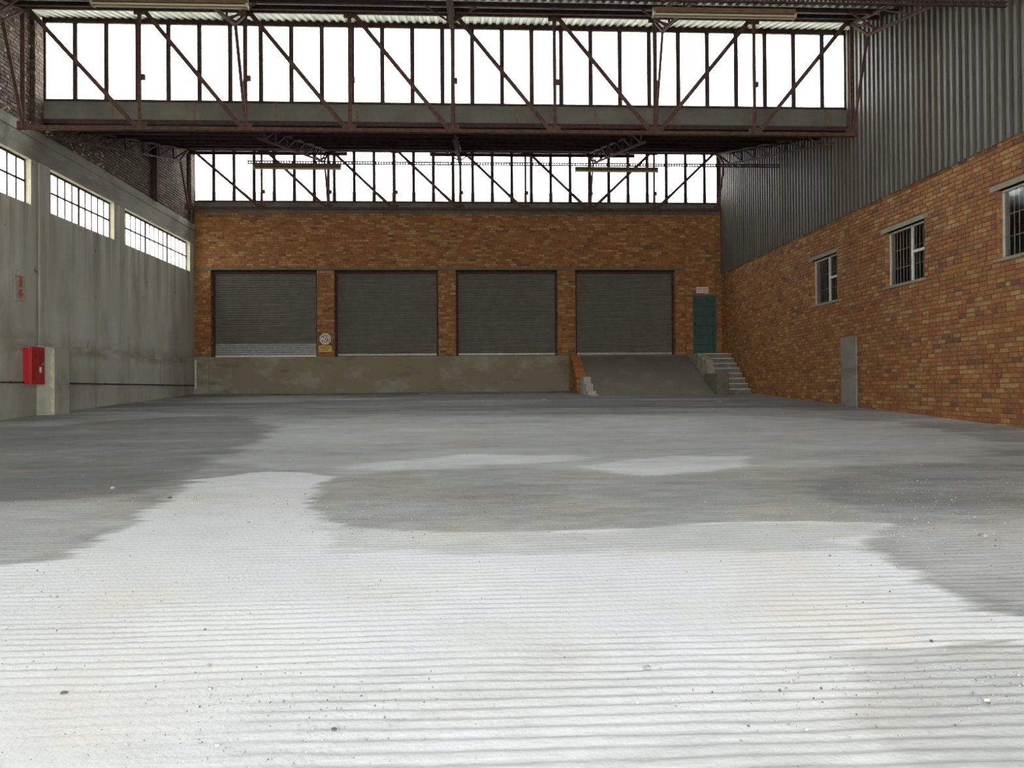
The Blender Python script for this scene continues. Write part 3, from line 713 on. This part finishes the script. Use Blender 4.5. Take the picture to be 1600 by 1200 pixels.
for bi, (yt, zlow, bay) in enumerate(((YT1, 6.85, 'nearer'), (YT2, 7.32, 'far'))):
    for gi, x in enumerate(XG):
        g = empty('lattice_rafter', (x, yt-4.5, 7.6))
        A0, A1 = Vector((x, yt-8.2, 7.30)), Vector((x, yt-.03, 9.26)); B0, B1 = Vector((x, yt-8.6, 6.92)), Vector((x, yt-.72, 8.70))
        if bi == 0: B0, A0 = B0.lerp(B1, .3), A0.lerp(A1, .3)
        for nm, p, r in (('top_chord', A0, A1), ('bottom_chord', B0, B1)):
            q = MB(); q.bar(p, r, .07, .012, ref=(0, 0, 1) if False else (1, 0, 0)); 
            q = MB(); d = (r-p).normalized(); side = Vector((1, 0, 0)); nrm = d.cross(side).normalized()
            for sx_ in (-1, 1):
                q.bar(p+side*sx_*.028, r+side*sx_*.028, .045, .008, ref=nrm); q.bar(p+side*sx_*.01, r+side*sx_*.01, .008, .05, ref=nrm, off=(0, .02))
            q.build(nm, STEEL, g)
        n = 7 if bi else 5; prev = A0
        for k in range(n*2):
            s = (k+1)/(n*2)
            nx = (B0.lerp(B1, s) if k % 2 == 0 else A0.lerp(A1, s*.985+.0))
            if k == n*2-1: nx = A1
            q = MB(); q.bar(prev, nx, .036, .036); q.build('web_bar', STEEL_D, g); prev = nx
        q = MB(); q.bar(B1, (x, yt-.02, 9.24), .05, .05); q.build('end_strut', STEEL, g)
        q = MB(); q.angle(B1+Vector((0, 0, -.02)), (x, yt-.04, zlow), .06, .012); q.build('knee_brace', STEEL, g)
        for s in (-1, 1):
            if XL+.2 < x+s*.55 < XR-.2:
                p = B0.lerp(B1, .93); q = MB(); q.bar(p, (x+s*.55, p.y+.05, roof_z(p.y)-.10), .04, .02); q.build('fly_brace', STEEL, g)
        tag(g, f'sloping steel lattice rafter {place[gi]}, under the {bay} roof bay', 'lattice rafter')

# ------------------------------------------------------------------ hanging services
def tray(y, z, x0, x1, label):
    t = empty('cable_tray', ((x0+x1)/2, y, z))
    for s in (-1, 1):
        q = MB(); q.box(x0, x1, y-.018, y+.018, z+s*.034-.014, z+s*.034+.014); q.build('rail', STEEL_D, t)
    q = MB(); x = x0+.03
    while x < x1: q.box(x-.018, x+.018, y-.012, y+.012, z-.028, z+.028); x += .075
    q.build('rung', STEEL_D, t)['kind'] = 'stuff'
    for x in [XG[k] for k in range(5)]:
        if x0 < x < x1:
            q = MB(); q.tube((x, y, z+.03), (x, y, roof_z(y)-.13), .006, 6); q.build('hanger', STEEL_D, t)
    tag(t, label, 'cable tray')
tray(22.0, 7.615, -6.25, XR-.1, 'thin perforated cable tray crossing in front of the back window strip')
tray(12.4, 7.52, -6.25, XR-.1, 'thin perforated cable tray crossing at the very top edge, nearest the camera')
def fitting(y, z, x0, x1, label):
    t = empty('strip_light', ((x0+x1)/2, y, z))
    q = MB(); q.hexa([(x0, y-.05, z), (x1, y-.05, z), (x1, y+.05, z), (x0, y+.05, z), (x0, y-.035, z+.085), (x1, y-.035, z+.085), (x1, y+.035, z+.085), (x0, y+.035, z+.085)]); q.build('housing', HOUS, t)
    for s in (-1, 1):
        q = MB(); q.tube((x0+.03, y+s*.042, z-.035), (x1-.03, y+s*.042, z-.035), .017, 10); q.build('tube', TUBE, t)
    for x in (x0, x1-.03):
        q = MB(); q.box(x, x+.03, y-.065, y+.065, z-.058, z); q.build('end_holder', TUBE, t)
    tag(t, label, 'fluorescent light')
fitting(12.4, 7.30, -5.90, -3.50, 'unlit twin tube light hung at the top left edge, nearest the camera')
fitting(12.4, 7.28, 2.93, 5.27, 'unlit twin tube light hung at the top right edge, nearest the camera')
fitting(22.0, 7.475, -6.07, -3.66, 'unlit twin tube light hung before the back windows, left of the middle')
fitting(22.0, 7.46, 2.92, 5.31, 'unlit twin tube light hung before the back windows, right of the middle')
for x0, x1, lab in ((-9.2, -4.10, 'dark steel channel along the head of the back windows, left half'), (-1.40, 5.45, 'dark steel channel along the head of the back windows, right of the middle')):
    q = MB(); y, z = 25.85, 9.03; q.box(x0, x1, y-.03, y-.02, z-.05, z+.05); q.box(x0, x1, y-.03, y+.03, z+.042, z+.05); q.box(x0, x1, y-.03, y+.03, z-.05, z-.042)
    for x in (x0+.5, (x0+x1)/2, x1-.5): q.tube((x, y, z+.04), (x, y, roof_z(y)-.01), .008, 6)
    tag(q.build('steel_channel', STEEL_D), lab, 'steel channel')

# ------------------------------------------------------------------ ramp, kerbs, stairs
XA, XB = 3.74, 7.655
q = MB(); yt = 24.0; zt = zf(5.7, yt)-.02
V8 = [(XA, yt, zt-.3), (XB, yt, zt-.3), (XB, YB-.025, zt-.3), (XA, YB-.025, zt-.3), (XA, yt, zt), (XB, yt, zt), (XB, YB-.025, ZD-.02), (XA, YB-.025, ZD-.02)]
q.hexa(V8); tag(q.build('loading_ramp', RAMP_M), 'dark concrete ramp rising to the rightmost roller shutter', 'ramp')
k_ = empty('ramp_kerb', (3.57, 25.5, 1.1)); random.seed(21)
bm = [MB() for _ in range(1)]
z = .95; row = 0
while z < ZD-.02:
    zt_ = min(z+COURSE-.01, ZD); f = (z-1.0)/(ZD-1.0); yfront = 24.62+max(0, f)**1.1*2.75 if z > 1.62 else 25.55
    y = YB-.03-(.11 if row % 2 else 0)
    if row % 2:
        q = MB(); q.box(3.40, 3.735, y, YB-.022, z, zt_); q.build('brick', BRM[random.choices(range(8), BRW)[0]], k_)
    while y-.1 > yfront-.05:
        y0 = max(y-.222, yfront-.05); dx = random.uniform(-.008, .008)
        q = MB(); q.box(3.40+dx, 3.735+dx*.5, y0+.01, y, z, zt_); q.build('brick', BRM[random.choices(range(8), BRW)[0]], k_, .006); y = y0
    z += COURSE; row += 1
for (x0, x1, ya, yb, z0, z1) in ((3.50, 3.76, 24.75, 25.56, .8, 1.62), (3.52, 3.78, 24.40, 24.77, .8, 1.40), (3.54, 3.82, 24.10, 24.42, .8, 1.16), (3.56, 3.86, 23.82, 24.12, .8, 1.055)):
    q = MB(); q.hexa([(x0, ya, z0), (x1, ya, z0), (x1, yb, z0), (x0, yb, z0), (x0+.02, ya+.03, z1-.02), (x1-.01, ya+.02, z1), (x1-.01, yb, z1+.02), (x0, yb, z1)])
    o = q.build('concrete_block', CONC_PALE, k_, .015); o['label'] = 'broken grey concrete block at the foot of the kerb'
tag(k_, 'crumbling stepped brick and concrete kerb on the left edge of the ramp', 'kerb')
k2 = empty('ramp_kerb', (7.81, 25.5, 1.1))
for (ya, yb, z1) in ((26.30, YB-.03, ZD-.0), (25.80, 26.30, 2.33), (25.45, 25.80, 2.17), (25.22, 25.45, 1.95), (23.85, 25.22, 1.70)):
    q = MB(); q.box(7.66 if z1 > 1.8 else 7.55, 7.935, ya+.004, yb-.004, .8, z1); q.build('concrete_block', LINTEL_D if z1 < 1.8 else LINTEL, k2, .02)
tag(k2, 'stepped concrete kerb between the ramp and the stairs', 'kerb')
st = empty('staircase', (8.43, 25.3, 1.03))
STAIR = mat('stair_concrete', (.16, .15, .125), .9, 0, 4, .25); NOSE = mat('worn_nosing', (.55, .53, .46), .8, 0, 8, .2)
for i in range(8):
    y0, z1 = 26.5-.27*i, ZD-.175*i; y1 = YB-.022 if i == 0 else y0+.27
    q = MB(); q.box(7.945, XR-.03, y0, y1-.001 if i else y1, .7, z1); s = q.build('step', STAIR, st)
    q = MB(); q.box(7.945, XR-.03, y0-.012, y0+.035, z1-.022, z1+.004); q.build('nosing', NOSE, s)
tag(st, 'grey concrete stairs up to the green door at the right end of the dock', 'stairs')

# ------------------------------------------------------------------ signs and fittings on the walls
# red hose box
t = empty('fire_box', (XL+.1, 17.46, 1.43))
x0, x1, y0, y1, z0, z1 = XL+.013, XL+.20, 17.22, 17.71, 1.43, 2.20
q = MB(); q.box(x0, x1-.05, y0, y1, z0, z1); q.build('body', RED, t, .008)
q = MB(); q.box(x1-.048, x1, y0-.012, y1+.012, z0-.02, z1+.03); dd = q.build('door', RED, t, .008)
q = MB()
for k in range(3): q.box(x1, x1+.006, y0+.06+.05*k, y0+.075+.05*k, z0+.05, z1-.04)
q.box(x1, x1+.004, y0+.26, y1-.06, z0+.42, z1-.06); q.build('trim_rib', RED_D, dd)
q = MB(); q.box(x1, x1+.018, y0+.30, y0+.36, z0+.24, z0+.36); q.build('handle', SIGNW, dd)
q = MB(); q.box(x1, x1+.007, y0+.40, y0+.47, z0+.40, z0+.46); q.build('sticker', CREAM, dd)
tag(t, 'red metal fire box mounted on the left concrete wall', 'fire box')
# extinguisher sign
t = empty('fire_sign', (XL+.02, 17.1, 3.45))
q = MB(); q.box(XL+.002, XL+.022, 16.93, 17.31, 3.20, 3.74); q.build('board', CREAM, t)
xs0 = XL+.022; ym = 17.13
q = MB(); a = lambda u, v: (xs0, ym+u, 3.20+v); b2 = lambda u, v: (xs0+.004, ym+u, 3.20+v)
q.prism([(-.05, .29), (.05, .29), (.05, .44), (.025, .475), (-.025, .475), (-.05, .44)], a, b2); q.prism([(-.02, .475), (.02, .475), (.02, .50), (-.02, .50)], a, b2); q.prism([(-.09, .495), (.07, .50), (.07, .515), (-.09, .51)], a, b2)
o = q.build('extinguisher_symbol', SIGN_RED, t)
q = MB(); q.prism([(0, .05), (.10, .16), (.045, .15), (.045, .24), (-.045, .24), (-.045, .15), (-.10, .16)], a, b2); q.build('arrow', SIGN_RED, t)
tag(t, 'faded cream sign with red extinguisher and down arrow above the red box', 'fire sign')
# alarm sign on the brick pier
t = empty('alarm_sign', (-5.17, YB-.02, 3.03)); ys_ = YB-.022
q = MB(); q.box(-5.40, -4.93, ys_-.006, ys_, 2.83, 3.27); q.build('board', PURPLE, t)
octo = [(.215*math.cos(math.pi/8+i*math.pi/4), .215*math.sin(math.pi/8+i*math.pi/4)) for i in range(8)]
fa = lambda s, y: (lambda u, v: (-5.165+u*s, y, 3.05+v*s))
q = MB(); q.prism(octo, fa(1, ys_-.006), fa(1, ys_-.010)); q.build('octagon', PALE_Y, t)
q = MB(); q.prism(octo, fa(.78, ys_-.010), fa(.78, ys_-.013)); q.build('octagon_centre', YELLOW, t)
q = MB(); q.box(-5.31, -5.02, ys_-.016, ys_-.013, 2.975, 3.135); q.build('band', BLUE, t)
cu = bpy.data.curves.new('lettering', 'FONT'); cu.body = 'ADT'; cu.size = .17; cu.align_x = 'CENTER'; cu.extrude = .002; cu.offset = .004
lo = bpy.data.objects.new('lettering', cu); C.objects.link(lo)
lo.rotation_euler = (math.pi/2, 0, 0); lo.location = (-5.165, ys_-.019, 2.995); lo.scale = (.92, 1, 1)
dg = bpy.context.evaluated_depsgraph_get(); lm = bpy.data.meshes.new_from_object(lo.evaluated_get(dg)); lm.materials.clear(); lm.materials.append(LETTER)
l2 = bpy.data.objects.new('lettering', lm); C.objects.link(l2); l2.matrix_basis = Matrix.Translation(lo.location) @ Matrix.Rotation(math.pi/2, 4, 'X') @ Matrix.Diagonal((.92, 1, 1, 1))
bpy.data.objects.remove(lo); l2.name = 'lettering'; attach(l2, t)
q = MB(); q.box(-5.385, -4.945, ys_-.008, ys_, 2.60, 2.815); q.build('lower_plate', YELLOW, t)
q = MB(); random.seed(5)
for (z, xa, xb) in ((2.755, -5.33, -5.06), (2.72, -5.34, -5.02), (2.66, -5.33, -5.12)):
    x = xa
    while x < xb:
        w_ = random.uniform(.02, .045); q.box(x, x+w_, ys_-.011, ys_-.008, z-.010, z+.012); x += w_+.012
q.build('small_print', BLACK, t)
tag(t, 'yellow octagonal alarm sign on the brick pier between the two left shutters', 'sign')
# notice over the green door
t = empty('notice_board', (8.21, YB-.01, 4.75)); 
q = MB(); q.box(8.0, 8.43, YB-.018, YB-.008, 4.64, 4.86); q.build('board', SIGNW, t)
q = MB(); random.seed(9)
for z in (4.805, 4.755, 4.695):
    for (xa, xb) in ((8.02, 8.205), (8.225, 8.41)):
        x = xa
        while x < xb-.02:
            w_ = random.uniform(.014, .03); q.box(x, min(x+w_, xb), YB-.0205, YB-.018, z-.013, z+.013); x += w_+.007
q.build('print', PINK, t)
tag(t, 'small white notice with faded print on the bricks above the green door', 'notice')
# black pipes on the left wall, white pipe in the corner
for (ya, yb, lab) in ((Y0, 17.74, 'thin black pipe low on the left wall, running beneath the red box'), (18.41, YB-.1, 'thin black pipe low on the left wall between the column base and the back corner')):
    q = MB(); q.tube((XL+.03, ya, 1.452), (XL+.03, yb, 1.452), .017, 8)
    y = ya+.6
    while y < yb: q.box(XL+.012, XL+.05, y-.015, y+.015, 1.43, 1.474); y += 1.9
    tag(q.build('wall_pipe', BLACK), lab, 'pipe')
q = MB(); q.tube((XL+.075, YB-.095, 1.33), (XL+.075, YB-.095, 2.33), .04, 10)
for z in (1.5, 2.15): q.box(XL+.012, XL+.12, YB-.14, YB-.052, z-.015, z+.015)
tag(q.build('corner_pipe', mat('chipped_white_paint', (.50, .47, .42), .7, 0, 14, .35)), 'short chipped white pipe upright in the left back corner', 'pipe')

# ------------------------------------------------------------------ litter and gravel on the yard floor
random.seed(31)
def chip_mesh(name, m, flat):
    q = MB(); n = 6; k = 0
    ring = [(math.cos(i*math.pi*2/n)*random.uniform(.7, 1.1), math.sin(i*math.pi*2/n)*random.uniform(.7, 1.1)) for i in range(n)]
    q.v = [(a, b_, -.15*flat) for a, b_ in ring]+[(a*.75, b_*.75, flat*random.uniform(.6, 1)) for a, b_ in ring]
    q.f = [tuple(range(n))[::-1], tuple(range(n, 2*n))]+[(i, (i+1) % n, n+(i+1) % n, n+i) for i in range(n)]; q.m = [0]*len(q.f)
    return q.mesh(name, m)
stones = [chip_mesh('stone', m, .7) for m in (STONE, STONE, STONE_D, STONE_L, STONE_D)]
def pixel_floor(px, py):
    v = fw+CR*((px-800)/F_PX)-CU*((py-600)/F_PX); tt_ = (0-CAM.z)/(v.z-FS*v.y-FX*v.x); return v.x*tt_, v.y*tt_
# gravel: scattered grit, densest where it has gathered at the patch edges
q = MB()
def grit(x, y, r, m):
    z = zf(x, y); a = random.uniform(0, 6.3); ca, sa = math.cos(a)*r, math.sin(a)*r; e = random.uniform(.5, .9); h = r*random.uniform(.5, 1.1)
    q.hexa([(x-ca+sa*e, y-sa-ca*e, z-.004), (x+ca+sa*e*.6, y+sa-ca*e, z-.004), (x+ca-sa*e, y+sa+ca*e, z-.004), (x-ca-sa*e, y-sa+ca*.8*e, z-.004), (x-ca*.5+sa*e*.6, y-sa*.5-ca*e*.6, z+h), (x+ca*.6+sa*e*.4, y+sa*.5-ca*e*.5, z+h*.8), (x+ca*.5-sa*e*.5, y+sa*.6+ca*e*.4, z+h), (x-ca*.6-sa*e*.5, y-sa*.5+ca*.6*e, z+h*.9)], m)
clusters = [((1.45, 2.75), (.45, .16), 260), ((2.1, 2.85), (.3, .1), 120), ((3.15, 4.7), (.7, .45), 380), ((3.9, 5.6), (.9, .6), 300), ((-.95, 6.2), (.55, .35), 260), ((-.3, 6.6), (1.0, .5), 240), ((-.9, 2.6), (.3, .25), 160), ((-.5, 2.75), (.35, .25), 150), ((-2.2, 4.1), (.5, .4), 200), ((-1.9, 3.2), (.5, .5), 140), ((0.3, 5.4), (1.2, .12), 150), ((4.6, 6.8), (1.2, .7), 200), ((-2.9, 6.95), (.8, .1), 120)]
for (cx, cy), (sx_, sy_), n in clusters:
    for _ in range(n):
        x, y = random.gauss(cx, sx_), random.gauss(cy, sy_)
        if y < 1.9: continue
        grit(x, y, random.choice((.002, .003, .004, .006))*(.6+.06*y), random.choices((0, 1, 2), (.72, .18, .1))[0])
for _ in range(1300):
    y = random.uniform(2, 12); x = random.uniform(-.7, .7)*y
    grit(x, y, random.choice((.0015, .002, .003, .005))*(.6+.06*y), random.choices((0, 1, 2), (.7, .18, .12))[0])
gv = q.build('gravel', [STONE, STONE_L, STONE_D]); gv['kind'] = 'stuff'; gv['label'] = 'loose grit and gravel strewn over the yard floor'; gv['category'] = 'gravel'
# single stones and scraps one can point to
ST = [(327, 1041, 0, .016, 'brown stone chip on the pale ribs, upper of two near the lower left'), (328, 1077, 0, .016, 'brown stone chip on the pale ribs, lower of two near the lower left'),
      (100, 1084, 2, .014, 'dark jagged chip on white ribs near the left edge of the foreground'), (522, 1141, 4, .013, 'dark stone chip low in the foreground, left of the middle'),
      (340, 1165, 3, .014, 'white stone chip at the bottom, left of the middle'), (1541, 1095, 3, .017, 'pale stone in the grey area at the lower right edge'),
      (265, 778, 4, .024, 'dark stone at the top edge of the white ribbed neck, left side'), (176, 763, 3, .028, 'pale stone at the border of the dark patch on the left'),
      (1536, 838, 1, .034, 'grey stone in the gravel near the right edge'), (388, 817, 1, .016, 'little grey stone on the white ribs left of the grey patch'),
      (1455, 1003, 4, .014, 'tiny dark stone at the lower border of the white ribs, right side'), (1012, 1044, 0, .018, 'grey stone at the lower middle right of the foreground')]
for px, py, si, r, lab in ST:
    x, y = pixel_floor(px, py); o = obj('stone', stones[si], None, (x, y, zf(x, y)+.002), (r, r*.7, r*.7)); o.rotation_euler.z = random.uniform(0, 3); tag(o, lab, 'stone')
def scrap_mesh():
    q = MB(); n = 7; ring = [(math.cos(i*6.283/n)*random.uniform(.6, 1.1), math.sin(i*6.283/n)*random.uniform(.6, 1.1), random.uniform(.02, .35)) for i in range(n)]
    q.v = ring+[(a, b_, c-.04) for a, b_, c in ring]; q.f = [tuple(range(n)), tuple(range(n, 2*n))[::-1]]+[(i, n+i, n+(i+1) % n, (i+1) % n) for i in range(n)]; q.m = [0]*len(q.f); return q.mesh('paper_scrap', PAPER)
scr = [scrap_mesh() for _ in range(3)]
SCR = [(661, 617, .16, 'largest white paper scrap at the foot of the dock, under the second shutter'), (787, 614, .10, 'white paper scrap at the foot of the dock, under the third shutter'), (746, 617.5, .06, 'small white scrap on the floor just left of the scrap under the third shutter'),
       (754, 627, .05, 'small white scrap on the dark floor out from the third shutter'), (850, 625, .09, 'flat white scrap on the dark floor left of the ramp kerb'), (862, 620, .05, 'small white scrap beside the foot of the left ramp kerb'),
       (1124, 627.5, .08, 'white scrap on the floor in front of the stairs'), (1115, 640, .05, 'small white scrap farther out in front of the ramp')]
for i, (px, py, r, lab) in enumerate(SCR):
    x, y = pixel_floor(px, py); y = min(y, YB-.25); o = obj('paper_scrap', scr[i % 3], None, (x, y, zf(x, y)+.005), (r, r, r*.6)); o.rotation_euler.z = random.uniform(0, 6); tag(o, lab, 'litter')
o = obj('paper_scrap', scr[1], None, (8.38, 24.50, ZD-.175*8+.02), (.09, .05, .05)); o.location = (8.38, 24.45, zf(8.38, 24.45)+.004); tag(o, 'white paper scrap lying against the bottom stair', 'litter')
